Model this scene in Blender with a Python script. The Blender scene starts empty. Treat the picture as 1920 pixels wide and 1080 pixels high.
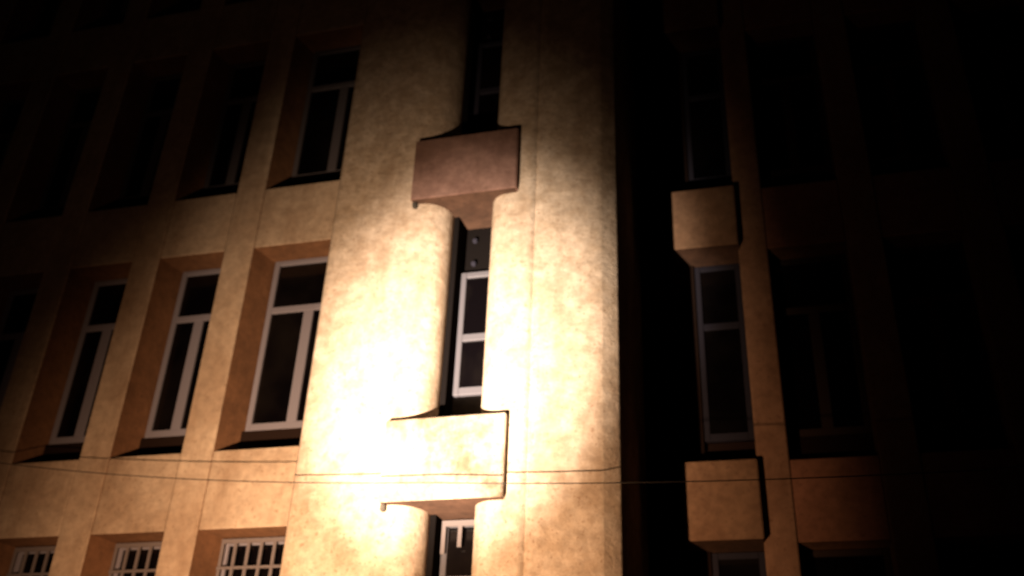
import bpy, bmesh, math, random
from mathutils import Vector, Matrix, noise
random.seed(4)
scn = bpy.context.scene
C = scn.collection
EYE = 1.6                                   # camera height; facade heights below are given from eye level

# ------------------------------------------------------------------ camera
F_PX = 1922.4
pitch, yaw, roll = math.radians(30.522), math.radians(-15.692), math.radians(2.575)
cp, sp, cy, sy, cr, sr = math.cos(pitch), math.sin(pitch), math.cos(yaw), math.sin(yaw), math.cos(roll), math.sin(roll)
fwd = Vector((sy*cp, cy*cp, sp)); right = Vector((cy, -sy, 0)); up = right.cross(fwd)
R2 = cr*right + sr*up; U2 = -sr*right + cr*up
cd = bpy.data.cameras.new('camera'); cam = bpy.data.objects.new('camera', cd); C.objects.link(cam)
cd.sensor_width = 36; cd.lens = 36*F_PX/1920; cd.clip_start = .05; cd.clip_end = 2000
m = Matrix((R2, U2, -fwd)).transposed().to_4x4(); m.translation = (0, 0, EYE); cam.matrix_world = m
cd.dof.use_dof = True; cd.dof.focus_distance = 5.5; cd.dof.aperture_fstop = 1.15   # the phone video is soft all over
scn.camera = cam

# ------------------------------------------------------------------ night sky
w = bpy.data.worlds.new('World'); scn.world = w; w.use_nodes = True
nt = w.node_tree; bg = nt.nodes['Background']
sky = nt.nodes.new('ShaderNodeTexSky'); sky.sky_type = 'NISHITA'; sky.sun_disc = False
sky.sun_elevation = math.radians(-6); sky.sun_rotation = math.radians(200)
nt.links.new(sky.outputs[0], bg.inputs[0]); bg.inputs[1].default_value = 0.05

# ------------------------------------------------------------------ floodlights (stacked beams shape the falloff of one lamp, below the frame)
LAMP = Vector((-3.6, 2.6, -0.75+EYE))
def spot(name, aim, watts, angle, blend, col, off=(0, 0, 0), radius=.05):
    ld = bpy.data.lights.new(name, 'SPOT'); ld.energy = watts; ld.color = col
    ld.spot_size = math.radians(angle); ld.spot_blend = blend; ld.shadow_soft_size = radius
    o = bpy.data.objects.new(name, ld); C.objects.link(o)
    o.location = LAMP + Vector(off)
    o.rotation_euler = (Vector(aim)-o.location).to_track_quat('-Z', 'Y').to_euler()
    return o
WARM = (1, .56, .29)
spot('floodlight_beam', (-4.05, 8.55, 1.6+EYE), 4000, 68, 1, WARM).scale = (.98, 1, 1)
spot('floodlight_spill', (-4.3, 8.55, 4.0+EYE), 110, 112, 1, (1, .50, .28), off=(-.02, 0, 0)).scale = (.62, 1, 1)
spot('floodlight_mid_beam', (-3.7, 8.55, 3.7+EYE), 3600, 46, 1, (1, .70, .44), off=(.02, .01, 0))
spot('floodlight_hot_beam', (-3.0, 8.55, 4.3+EYE), 21000, 27, 1, (1, .82, .64), off=(.02, 0, 0))

scn.view_settings.view_transform = 'Standard'; scn.view_settings.look = 'None'
scn.view_settings.exposure = 0; scn.view_settings.gamma = 1
scn.cycles.max_bounces = 5; scn.cycles.diffuse_bounces = 3
scn.cycles.use_denoising = True

# ------------------------------------------------------------------ materials
def mat(name, base, rough=.9, metal=0.0):
    m = bpy.data.materials.new(name); m.use_nodes = True
    b = m.node_tree.nodes['Principled BSDF']
    b.inputs['Base Color'].default_value = (*base, 1); b.inputs['Roughness'].default_value = rough
    b.inputs['Metallic'].default_value = metal
    return m
def render_mat(name, lo, hi, stain, bump=.35, bscale=18, coarse=1.1, streak=.5, spec=.2, per=.12):
    """weathered render / concrete: mottled tone, pits, vertical dirt streaks, fine and coarse relief"""
    m = mat(name, hi); t = m.node_tree; n = t.nodes; l = t.links; b = n['Principled BSDF']
    b.inputs['Specular IOR Level'].default_value = spec
    tc = n.new('ShaderNodeNewGeometry')
    def nz(scale, detail=6, rough=.6, mapping=None):
        q = n.new('ShaderNodeTexNoise'); q.inputs['Scale'].default_value = scale
        q.inputs['Detail'].default_value = detail; q.inputs['Roughness'].default_value = rough
        src = tc.outputs['Position']
        if mapping:
            mp = n.new('ShaderNodeMapping'); mp.inputs['Scale'].default_value = mapping
            l.new(src, mp.inputs[0]); src = mp.outputs[0]
        l.new(src, q.inputs['Vector']); return q.outputs['Fac']
    def ramp(src, a, bb, ca, cb):
        r = n.new('ShaderNodeValToRGB'); r.color_ramp.elements[0].position = a; r.color_ramp.elements[1].position = bb
        r.color_ramp.elements[0].color = (*ca, 1); r.color_ramp.elements[1].color = (*cb, 1)
        l.new(src, r.inputs[0]); return r.outputs[0]
    def mix(fac, a, bb, typ='MIX'):
        x = n.new('ShaderNodeMix'); x.data_type = 'RGBA'; x.blend_type = typ
        if isinstance(fac, float): x.inputs[0].default_value = fac
        else: l.new(fac, x.inputs[0])
        l.new(a, x.inputs[6])
        if isinstance(bb, tuple): x.inputs[7].default_value = (*bb, 1)
        else: l.new(bb, x.inputs[7])
        return x.outputs[2]
    base = ramp(nz(coarse, 9, .72), .40, .60, lo, hi)
    mott = ramp(nz(9, 5, .7), .38, .60, (.72,)*3, (1,)*3)
    c = mix(.8, base, mott, 'MULTIPLY')
    c = mix(ramp(nz(2.2, 7, .7, (1, 1, .22)), .50, .72, (0,)*3, (streak,)*3), c, stain)
    c = mix(ramp(nz(26, 2, .5), .63, .70, (0,)*3, (.6,)*3), c, stain)
    # every piece slightly its own tone
    oi = n.new('ShaderNodeObjectInfo'); mr = n.new('ShaderNodeMapRange')
    mr.inputs[3].default_value = 1-per; mr.inputs[4].default_value = 1.0
    l.new(oi.outputs['Random'], mr.inputs[0])
    hs = n.new('ShaderNodeHueSaturation'); l.new(mr.outputs[0], hs.inputs['Value']); l.new(c, hs.inputs['Color'])
    l.new(hs.outputs[0], b.inputs['Base Color'])
    b1 = n.new('ShaderNodeBump'); b1.inputs['Strength'].default_value = bump; b1.inputs['Distance'].default_value = .03
    l.new(nz(bscale, 8, .7), b1.inputs['Height'])
    b2 = n.new('ShaderNodeBump'); b2.inputs['Strength'].default_value = bump*.35; b2.inputs['Distance'].default_value = .12
    l.new(nz(2.6, 4, .55), b2.inputs['Height']); l.new(b1.outputs[0], b2.inputs['Normal'])
    l.new(b2.outputs[0], b.inputs['Normal'])
    return m
M_PIL = render_mat('weathered_cream_render', (.43, .325, .235), (.58, .465, .365), (.24, .15, .095), bump=.5, bscale=15, coarse=4.2, streak=.55)
M_WALL = render_mat('smooth_cream_render', (.41, .30, .215), (.55, .43, .325), (.23, .145, .09), bump=.2, coarse=.9, streak=.65)
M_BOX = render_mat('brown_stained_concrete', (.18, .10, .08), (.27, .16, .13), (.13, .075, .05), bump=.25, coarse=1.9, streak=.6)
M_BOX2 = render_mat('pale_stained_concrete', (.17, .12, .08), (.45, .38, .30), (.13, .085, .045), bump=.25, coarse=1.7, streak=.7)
M_BOX3 = render_mat('tan_concrete', (.23, .13, .08), (.31, .19, .12), (.15, .085, .055), bump=.12, coarse=1.2, streak=.3)
M_REV = render_mat('brown_reveal', (.17, .085, .045), (.23, .115, .06), (.10, .05, .028), bump=.15, coarse=1.3)  # darker brown than the wall faces
M_BROWN = render_mat('brown_panel', (.34, .16, .10), (.42, .20, .13), (.18, .09, .06), bump=.12, coarse=1.3)  # right-wing spandrels, browner than those of the left wing
M_SOFF = render_mat('dark_brown_soffit', (.055, .028, .018), (.09, .047, .03), (.03, .018, .012), bump=.15, coarse=2)  # darker brown on the undersides of the slot boxes
M_UNLIT = mat('unlit_black', (.006, .005, .005), 1); M_UNLIT.node_tree.nodes['Principled BSDF'].inputs['Specular IOR Level'].default_value = 0  # near-black colour for unlit depth in slot side and vent gap
M_WALL2 = render_mat('red_brown_render', (.34, .19, .12), (.44, .26, .17), (.20, .10, .06), bump=.15, coarse=.9)
M_DARK = render_mat('dark_concrete', (.06, .05, .04), (.10, .085, .07), (.04, .03, .025))
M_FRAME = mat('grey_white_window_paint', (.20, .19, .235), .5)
M_FRAME2 = mat('dimmed_right_window_paint', (.045, .03, .025), .5)  # right-wing frames, the darkness there put into the paint
M_FRAME4 = mat('dimmed_slot_window_paint', (.024, .023, .034), .6)  # frame paint darkened for weak light on right and upper slot windows
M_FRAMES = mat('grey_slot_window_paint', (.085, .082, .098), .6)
M_FRAME3 = mat('dimmed_upper_window_paint', (.085, .075, .085), .6)  # frame paint darkened for the weaker light on upper storeys
M_BAR = mat('grille_paint', (.14, .12, .125), .55)
M_SHADE = mat('wall_in_shade', (.016, .009, .007), .9)  # shadow put into the colour of sill walls and right slot pier
for q_, v_ in ((M_FRAME4, .05), (M_SHADE, .05), (M_FRAME2, .1), (M_FRAMES, .3)): q_.node_tree.nodes['Principled BSDF'].inputs['Specular IOR Level'].default_value = v_
M_CABLE = mat('cable_rubber', (.02, .015, .012), .9)
M_STEEL = mat('dull_steel', (.25, .25, .25), .45, .8)
M_LENS = mat('lamp_glass', (.6, .6, .6), .1)
M_WOOD = mat('pole_wood', (.12, .08, .05), .9)
M_GLASS = mat('dark_window_glass', (.012, .009, .010), .12)
t = M_GLASS.node_tree; q = t.nodes.new('ShaderNodeTexNoise'); q.inputs['Scale'].default_value = 1.4; q.inputs['Detail'].default_value = 4
r = t.nodes.new('ShaderNodeValToRGB'); r.color_ramp.elements[0].position = .45; r.color_ramp.elements[1].position = .75
r.color_ramp.elements[0].color = (.002, .0015, .002, 1); r.color_ramp.elements[1].color = (.007, .0055, .005, 1)
g = t.nodes.new('ShaderNodeNewGeometry'); t.links.new(g.outputs['Position'], q.inputs['Vector'])
t.links.new(q.outputs['Fac'], r.inputs[0]); t.links.new(r.outputs[0], t.nodes['Principled BSDF'].inputs['Base Color'])
M_ASPH = render_mat('asphalt', (.035, .035, .035), (.06, .058, .055), (.03, .03, .03), bump=.5, bscale=60, per=0)
M_PAVE = render_mat('pavement_concrete', (.16, .15, .14), (.24, .22, .20), (.10, .09, .08), bump=.3, per=0)
M_SLAB = mat('painted_roof', (.2, .18, .16))

# ------------------------------------------------------------------ mesh helpers
def link(name, me, parent=None, loc=(0, 0, 0)):
    o = bpy.data.objects.new(name, me); C.objects.link(o); o.location = loc
    if parent: o.parent = parent
    return o
def bm_box(bm, x0, x1, y0, y1, z0, z1):
    v = [bm.verts.new(p) for p in ((x0,y0,z0),(x1,y0,z0),(x1,y1,z0),(x0,y1,z0),(x0,y0,z1),(x1,y0,z1),(x1,y1,z1),(x0,y1,z1))]
    for f in ((0,3,2,1),(4,5,6,7),(0,1,5,4),(1,2,6,5),(2,3,7,6),(3,0,4,7)): bm.faces.new([v[i] for i in f])
def finish(bm, mats, bevel=0, seg=2, smooth=False):
    bmesh.ops.recalc_face_normals(bm, faces=bm.faces)
    if bevel: bmesh.ops.bevel(bm, geom=list(bm.edges), offset=bevel, segments=seg, affect='EDGES', clamp_overlap=True)
    if smooth:
        for f in bm.faces: f.smooth = True
    me = bpy.data.meshes.new('m'); bm.to_mesh(me); bm.free()
    for x in (mats if isinstance(mats, (list, tuple)) else [mats]): me.materials.append(x)
    return me
_cache = {}
def box_mesh(dx, dy, dz, mt, bevel=0):
    """box with its lower front left corner at the origin; meshes are shared between alike pieces"""
    k = (round(dx, 4), round(dy, 4), round(dz, 4), mt.name, bevel)
    if k not in _cache:
        bm = bmesh.new(); bm_box(bm, 0, dx, 0, dy, 0, dz); _cache[k] = finish(bm, mt, bevel)
    return _cache[k]
def box(name, x0, x1, y0, y1, z0, z1, mt, parent, bevel=0):
    return link(name, box_mesh(x1-x0, y1-y0, z1-z0, mt, bevel), parent, (x0, y0, z0))
def prism(name, pts, z0, z1, mt, parent, step=None, matidx=None):
    """vertical prism over a plan outline"""
    bm = bmesh.new(); n = len(pts)
    zs = [z0, z1] if not step else [z0+(z1-z0)*i/round((z1-z0)/step) for i in range(round((z1-z0)/step)+1)]
    rings = [[bm.verts.new((x, y, z)) for x, y in pts] for z in zs]
    for a, b in zip(rings, rings[1:]):
        for i in range(n):
            f = bm.faces.new((a[i], a[(i+1) % n], b[(i+1) % n], b[i]))
            if matidx: f.material_index = matidx(i)
    bm.faces.new(rings[0][::-1]); bm.faces.new(rings[-1])
    return link(name, finish(bm, mt), parent)
def tube(name, pts, rad, mt, parent=None, seg=8):
    bm = bmesh.new(); prev = None
    for i, p in enumerate(pts):
        d = (Vector(pts[min(i+1, len(pts)-1)])-Vector(pts[max(i-1, 0)])).normalized()
        a = d.orthogonal().normalized() if abs(d.z) > .9 else d.cross(Vector((0, 0, 1))).normalized()
        b = d.cross(a)
        ring = [bm.verts.new(Vector(p)+a*rad*math.cos(2*math.pi*k/seg)+b*rad*math.sin(2*math.pi*k/seg)) for k in range(seg)]
        if prev:
            for k in range(seg): bm.faces.new((prev[k], prev[(k+1) % seg], ring[(k+1) % seg], ring[k]))
        else: bm.faces.new(ring)
        prev = ring
    bm.faces.new(prev[::-1])
    return link(name, finish(bm, mt, smooth=True), parent)
def tag(o, label, cat, group=None):
    o['label'] = label; o['category'] = cat
    if group: o['group'] = group
    return o
def struct(o): o['kind'] = 'structure'; return o
def Z(z): return z+EYE

# ------------------------------------------------------------------ ground
bm = bmesh.new(); bm_box(bm, -600, 600, -600, 600, -1, 0); struct(link('ground', finish(bm, M_ASPH)))
bm = bmesh.new(); bm_box(bm, -40, 30, 6.6, 8.35, 0.004, .13); struct(link('pavement', finish(bm, M_PAVE, .01)))

# ------------------------------------------------------------------ the building
B = bpy.data.objects.new('office_building', None); C.objects.link(B); B.location = (-3, 9, 0)
tag(B, 'floodlit cream concrete building with tall pilasters, deep window bays and boxes across a narrow slot', 'building')
BI = Matrix.Translation((3, -9, 0))
class _P: pass
def adopt(o):       # parts are laid out in world coordinates and then hung on the building's base
    o.parent = B; o.matrix_parent_inverse = BI; return o
def bbox(name, *a, bevel=0): return adopt(box(name, *a, None, bevel=bevel))

ST = 3.385                                   # storey height
BANDS = [(3.03+k*ST, 3.875+k*ST) for k in range(-1, 4)]     # spandrel bands: bottom, top (from eye level)
ZTOP = Z(BANDS[-1][1])
FIN_W, PER = .379, 1.242

# structural core behind everything
bbox('core_wall', -13.2, -4.45, 9.44, 19, 0, ZTOP-.05, M_DARK)
bbox('core_wall', -4.44, -1.42, 9.20, 19, 0, ZTOP-.02, M_DARK)
bbox('core_wall', -1.36, 7.4, 10.52, 19, 0, ZTOP-.05, M_DARK)
bbox('roof_slab', -13.3, 7.5, 9.9, 19.1, ZTOP-.048, ZTOP+.12, M_SLAB)

# pilasters -------------------------------------------------------
def arc(cx, cy_, r, a0, a1, n=8):
    return [(cx+r*math.cos(math.radians(a0+(a1-a0)*i/n)), cy_+r*math.sin(math.radians(a0+(a1-a0)*i/n))) for i in range(n+1)]
PF = 8.55
HT = ZTOP+.55
left_pts = [(-4.50, 9.5), (-4.50, PF+.03), (-4.47, PF)] + arc(-3.49, PF+.30, .30, -90, 0, 14) + [(-3.19, 9.5)]
def wobble_prism(name, pts, z0, z1, mt, seed):
    """long plastered shaft, finely stepped in height, its front not perfectly plane"""
    # subdivide long front runs
    out = []
    for i, p in enumerate(pts):
        qn = pts[(i+1) % len(pts)]; out.append(p)
        L = math.dist(p, qn)
        if L > .12 and p[1] < 8.8 and qn[1] < 8.8:
            k = int(L/.06)
            out += [(p[0]+(qn[0]-p[0])*j/k, p[1]+(qn[1]-p[1])*j/k) for j in range(1, k)]
    bm = bmesh.new(); n = len(out); nz = int((z1-z0)/.09); rings = []
    for k in range(nz+1):
        z = z0+(z1-z0)*k/nz; ring = []
        for x, y in out:
            d = 0
            if y < 9.2:
                d = .006*noise.noise((x*1.3+seed, y, z*.7)) + .0015*noise.noise((x*5+seed, y*3, z*4)) + .0008*noise.noise((x*12, y*3+seed, z*10))
            ring.append(bm.verts.new((x, y+d, z)))
        rings.append(ring)
    for a, b in zip(rings, rings[1:]):
        for i in range(n):
            f = bm.faces.new((a[i], a[(i+1) % n], b[(i+1) % n], b[i])); f.smooth = math.dist(out[i], out[(i+1) % n]) < .09
    bm.faces.new(rings[0][::-1]); bm.faces.new(rings[-1])
    return adopt(link(name, finish(bm, mt)))
p1 = wobble_prism('pilaster', left_pts, 0, HT, M_PIL, 3.1)
SEAM = -2.185
right_pts = [(-2.71, 9.5)] + arc(-2.49, PF+.22, .22, 180, 270, 10) + \
            [(SEAM-.012, PF-.002), (SEAM-.006, PF+.016), (SEAM+.006, PF+.016), (SEAM+.012, PF+.003),
             (-1.50, PF+.050), (-1.49, PF+.056), (-1.368, PF+.145), (-1.355, PF+.16), (-1.35, PF+.20), (-1.345, 10.60), (-1.6, 10.60), (-1.6, 9.5)]
p2 = wobble_prism('pilaster', right_pts, 0, HT, M_PIL, 8.7)
p2['label'] = 'right pilaster with a vertical joint and a chamfered dark right edge'
p1['label'] = 'broad left pilaster with a rounded inner edge'

# windows -------------------------------------------------------
def bay_window(x0, x1, z0, z1, y, nm='window', rails=None, fm=None):
    """outer frame (the part) > transom, mullion, panes"""
    W, H = x1-x0, z1-z0; s = .065; dpt = .06
    def mk(key, boxes, mt, bev=.006):
        fm_ = fm or M_FRAME; k = ('win', fm_.name, key, round(W, 3), round(H, 3))
        if k not in _cache:
            bm = bmesh.new()
            for b in boxes: bm_box(bm, *b)
            _cache[k] = finish(bm, mt, bev, 1)
        return _cache[k]
    fr = adopt(link(nm, mk('frame', [(0, s, 0, dpt, 0, H), (W-s, W, 0, dpt, 0, H), (s, W-s, .001, dpt-.001, H-s, H), (s, W-s, .001, dpt-.001, 0, s+.02)], fm or M_FRAME), None, (x0, y, z0)))
    def sub(name, boxes, mt, bev=.005):
        o = link(name, mk(name+str(boxes), boxes, mt, bev), fr); return o
    if rails is None:
        tz = H*.672
        sub('transom', [(s, W-s, .002, dpt-.002, tz, tz+.08)], fm or M_FRAME)
        sub('mullion', [(W/2-.06, W/2+.06, .004, dpt-.004, s+.02, tz)], fm or M_FRAME)
        gy = (.028, .036)
        sub('pane', [(s, W-s, *gy, tz+.08, H-s)], M_GLASS, 0)
        sub('pane', [(s, W/2-.06, *gy, s+.02, tz)], M_GLASS, 0)
        sub('pane', [(W/2+.06, W-s, *gy, s+.02, tz)], M_GLASS, 0)
    else:
        zs = [s+.02]
        for rz in rails:
            sub('rail', [(s, W-s, .002, dpt-.002, rz, rz+.08)], fm or M_FRAME)
            sub('pane', [(s, W-s, .028, .036, zs[-1], rz)], M_GLASS, 0); zs.append(rz+.08)
        sub('pane', [(s, W-s, .028, .036, zs[-1], H-s)], M_GLASS, 0)
    return fr

def grille(x0, x1, z0, z1, y, nv, dz):
    """security grille: vertical flats and horizontal rails, each bar its own piece"""
    g = adopt(box('security_grille', x0, x1, y, y+.02, z1-.045, z1, M_BAR, None)) # top rail carries the bars
    vb = box_mesh(.034, .016, z1-z0-.05, M_BAR); 
    for i in range(nv+1):
        link('bar', vb, g, ((x1-x0-.034)*i/nv, .001, -(z1-z0-.05)))
    k = 1
    while dz*k < z1-z0-.04:
        link('cross_bar', box_mesh(x1-x0, .014, .028, M_BAR), g, (0, -.015, -dz*k)); k += 1
    return g

# left wing: fins, spandrels, windows -----------------------------
YF, YW = 9.0, 9.34
fins = [(-5.706-FIN_W-PER*k+.0, -5.706-PER*k) for k in range(0, 6)]
SP = .12
def fin(xl, xr, yf, yw, z0, z1):
    pts = [(xl, yw+.09), (xl, yf+.012), (xl+.012, yf), (xr-.012, yf), (xr, yf+.012), (xr+SP, yw+.09)]
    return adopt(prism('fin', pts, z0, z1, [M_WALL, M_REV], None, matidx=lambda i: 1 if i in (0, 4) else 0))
for xl, xr in fins: fin(xl, xr, YF, YW, 0, ZTOP)
def slot_box(x0, x1, y0, y1, z0, z1, mt):
    bm = bmesh.new(); bm_box(bm, 0, x1-x0, 0, y1-y0, 0, z1-z0)
    bmesh.ops.recalc_face_normals(bm, faces=bm.faces)
    for f in bm.faces:
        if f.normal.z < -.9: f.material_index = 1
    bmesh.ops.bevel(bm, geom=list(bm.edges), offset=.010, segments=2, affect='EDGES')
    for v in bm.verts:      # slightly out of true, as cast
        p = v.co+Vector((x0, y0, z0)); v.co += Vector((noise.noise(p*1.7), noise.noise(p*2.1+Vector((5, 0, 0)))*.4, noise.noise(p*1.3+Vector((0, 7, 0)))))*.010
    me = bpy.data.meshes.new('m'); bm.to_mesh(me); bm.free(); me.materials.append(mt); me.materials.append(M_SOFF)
    return adopt(link('slot_box', me, None, (x0, y0, z0)))
def spandrel(x0, x1, yf, yb, zb, zt, mt=None):
    """flat panel between two fins, with a brown soffit"""
    bm = bmesh.new(); bm_box(bm, 0, x1-x0, 0, yb-yf, 0, zt-zb)
    bmesh.ops.recalc_face_normals(bm, faces=bm.faces)
    for f in bm.faces:
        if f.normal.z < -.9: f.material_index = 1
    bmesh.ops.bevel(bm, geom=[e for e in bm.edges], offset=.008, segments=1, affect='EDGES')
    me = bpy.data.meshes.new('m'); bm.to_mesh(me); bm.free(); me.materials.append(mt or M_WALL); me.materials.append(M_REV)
    return adopt(link('spandrel_panel', me, None, (x0, yf, zb)))
openings = [(fins[0][1], -4.505)] + [(fins[k+1][1], fins[k][0]) for k in range(5)]
openings.append((-13.2, fins[5][0]))
for i, (a, b) in enumerate(openings):
    for k, (zb, zt) in enumerate(BANDS):
        spandrel(a+.006, b-.006, YF+.006, YW+.09, Z(zb), Z(zt) if k < 4 else ZTOP)
        if k < 4:      # the opening above this band
            zo0, zo1 = Z(zt), Z(BANDS[k+1][0])
            xa, xb = a+SP+.004, b-.004
            if i == 6: xa = a+.3
            bbox('sill_wall', a+.004, b-.004, YW-.004, YW+.08, zo0+.002, zo0+.345, M_SHADE)  # cast shadow above the spandrel carried by the dark colour
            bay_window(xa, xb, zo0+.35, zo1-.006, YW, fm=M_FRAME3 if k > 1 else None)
            if k == 0: grille(xa+.01, xb-.01, zo0+.30, zo1-.02, YW-.06, 7 if i == 0 else 5, .27)

# window slot between the pilasters -------------------------------
for k in range(4):
    zo0, zo1 = Z(BANDS[k][1]), Z(BANDS[k+1][0])
    bbox('sill_wall', -3.128, -2.712, 9.10, 9.18, zo0-.84, zo0+.455, M_DARK)
    bbox('slot_side_shade', -3.196, -3.130, 8.87, 9.17, zo0-.03, zo1+.03, M_UNLIT)  # near-black strip painting the shadow on the slot's left side
    top = zo1-.62 if k else zo1-.004
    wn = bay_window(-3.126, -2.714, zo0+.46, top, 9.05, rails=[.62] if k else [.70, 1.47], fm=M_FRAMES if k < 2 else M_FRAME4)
    if k:        # the light above the window stands open: a near-black panel paints its unlit gap, two stay brackets
        bbox('unlit_vent_back', -3.126, -2.714, 9.13, 9.19, top+.002, zo1-.004, M_UNLIT)
        for dz in (.10, .40): link('stay_bracket', box_mesh(.05, .05, .05, M_FRAME4, .01), wn, (.10, .01, top-(zo0+.46)+dz))
    else:        # stumps of a cut grille under the top rail
        g = adopt(box('security_grille', -3.11, -2.72, 9.0, 9.02, zo1-.075, zo1-.02, M_BAR, None))
        for dx, L in ((0, .26), (.16, .20), (.36, .12)): link('bar', box_mesh(.04, .016, L, M_BAR), g, (dx, .001, -L))
# boxes across the slot -------------------------------------------
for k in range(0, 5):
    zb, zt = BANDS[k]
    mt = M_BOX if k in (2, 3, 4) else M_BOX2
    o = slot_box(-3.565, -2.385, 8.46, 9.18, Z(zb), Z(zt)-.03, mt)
    if k < 3: link('drip_stub', box_mesh(.05, .06, .07, M_DARK, .01), o, (.012, .03, -.068))
    if k == 2: o['label'] = 'brown stained box across the slot, in the upper middle of the picture'
    if k == 1: o['label'] = 'brightly lit pale box across the slot, with two cable lines over it'

# right wing, set back a metre ------------------------------------
YF2, YW2 = 10.13, 10.42
adopt(prism('fin', [(-1.344, 10.5), (-1.344, 10.37), (-.725, 10.37), (-.715, 10.38), (-.715, 10.5)], 0, ZTOP, M_SHADE, None))  # pier left of the slot, darkened for the pilaster's shadow
rf = [(-.185+PER*0, .133)] + [(.133+.863+PER*k, .133+.863+FIN_W+PER*k) for k in range(0, 4)]
rf = [rf[0]] + rf[1:]
for j, (xl, xr) in enumerate(rf):
    pts = [(xl, YW2+.09), (xl, YF2+.01), (xl+.012, YF2), (xr-.012, YF2), (xr, YF2+.01), (xr, YW2+.09)]
    adopt(prism('fin', pts, 0, ZTOP, M_WALL2, None))
for k, (zb, zt) in enumerate(BANDS):
    o = slot_box(-.925, -.175, 9.985, 10.5, Z(zb), Z(zt)-.03, M_BOX3)
    for j in range(len(rf)):
        a = rf[j][1]; b = rf[j+1][0] if j+1 < len(rf) else 7.4
        spandrel(a+.004, b-.004, YF2+.02, YW2+.09, Z(zb), Z(zt) if k < 4 else ZTOP, M_BROWN)
        if k < 4:
            zo0, zo1 = Z(zt), Z(BANDS[k+1][0])
            bbox('sill_wall', a+.004, b-.004, YW2-.004, YW2+.08, zo0+.002, zo0+.345, M_SHADE)  # shadow below the window painted dark here too
            bay_window(a+.004, b-.004, zo0+.35, zo1-.006, YW2, fm=M_FRAME2)
    if k < 4:
        zo0, zo1 = Z(zt), Z(BANDS[k+1][0])
        bbox('sill_wall', -.713, -.187, 10.46, 10.51, zo0-.03, zo0+.345, M_SHADE)  # shaded wall under the slot window, dark by colour
        bay_window(-.713, -.187, zo0+.35, zo1-.006, 10.40, rails=[1.34], fm=M_FRAME4)

# ------------------------------------------------------------------ cable strung in front of the facade (real lamp light casts its shadow)
def unproject(px, py, y):
    d = fwd*F_PX + R2*(px-960) + U2*(540-py); d *= y/d.y
    return Vector((d.x, y, d.z+EYE))
ycab = lambda x: 8.22+(.012 if x > -3 else -.075)*(max(x, -8)+3)
def on_cable(px, py):
    p = unproject(px, py, 8.22)
    for _ in range(6): p = unproject(px, py, ycab(p.x))
    return p
near = [on_cable(x, y) for x, y in ((180, 887), (380, 899), (760, 906), (1150, 905), (1470, 898))]
# fit a shallow sag through those heights
import numpy as np
cf = np.polyfit([p.x for p in near], [p.z for p in near], 3)
cab = [(x, ycab(x), max(np.polyval(cf, max(-9.5, min(1.5, x))), 0)+(abs(x+4)-5.5)*.05*(x < -9.5 or x > 1.5)) for x in [-20+i*.5 for i in range(65)]]
cable = tube('overhead_cable', cab, .0048, M_CABLE, seg=6)
tag(cable, 'thin dark cable sagging across the facade over the lower box and pilasters', 'cable')
for e, side in ((cab[0], 'left'), (cab[-1], 'right')):
    pl = bpy.data.objects.new('utility_pole', None); C.objects.link(pl); pl.location = (e[0], e[1], 0)
    tube('shaft', [(0, 0, 0), (0, 0, 3), (0, 0, e[2]+1.2)], .11, M_WOOD, pl, 12)
    tube('insulator', [(0, -.1, e[2]), (0, .1, e[2])], .13, M_STEEL, pl, 10)
    tag(pl, 'round wooden pole beyond the %s end of the facade, holding the cable' % side, 'utility pole')

# ------------------------------------------------------------------ floodlight fixture (stands behind its own beams, outside the frame)
fl = bpy.data.objects.new('floodlight', None); C.objects.link(fl); fl.location = (LAMP.x, LAMP.y-.1, 0)
tag(fl, 'small square floodlight on a short steel stand aimed up at the facade', 'floodlight')
tube('stand', [(0, -.12, 0), (0, -.12, LAMP.z-.12)], .03, M_STEEL, fl)
hs = link('housing', box_mesh(.40, .12, .28, M_STEEL, .015), fl, (-.2, -.16, LAMP.z-.18))
hs.rotation_euler = (math.radians(-35), 0, 0)
lens = link('front_glass', box_mesh(.34, .01, .22, M_LENS, .003), hs, (.03, .122, .03))
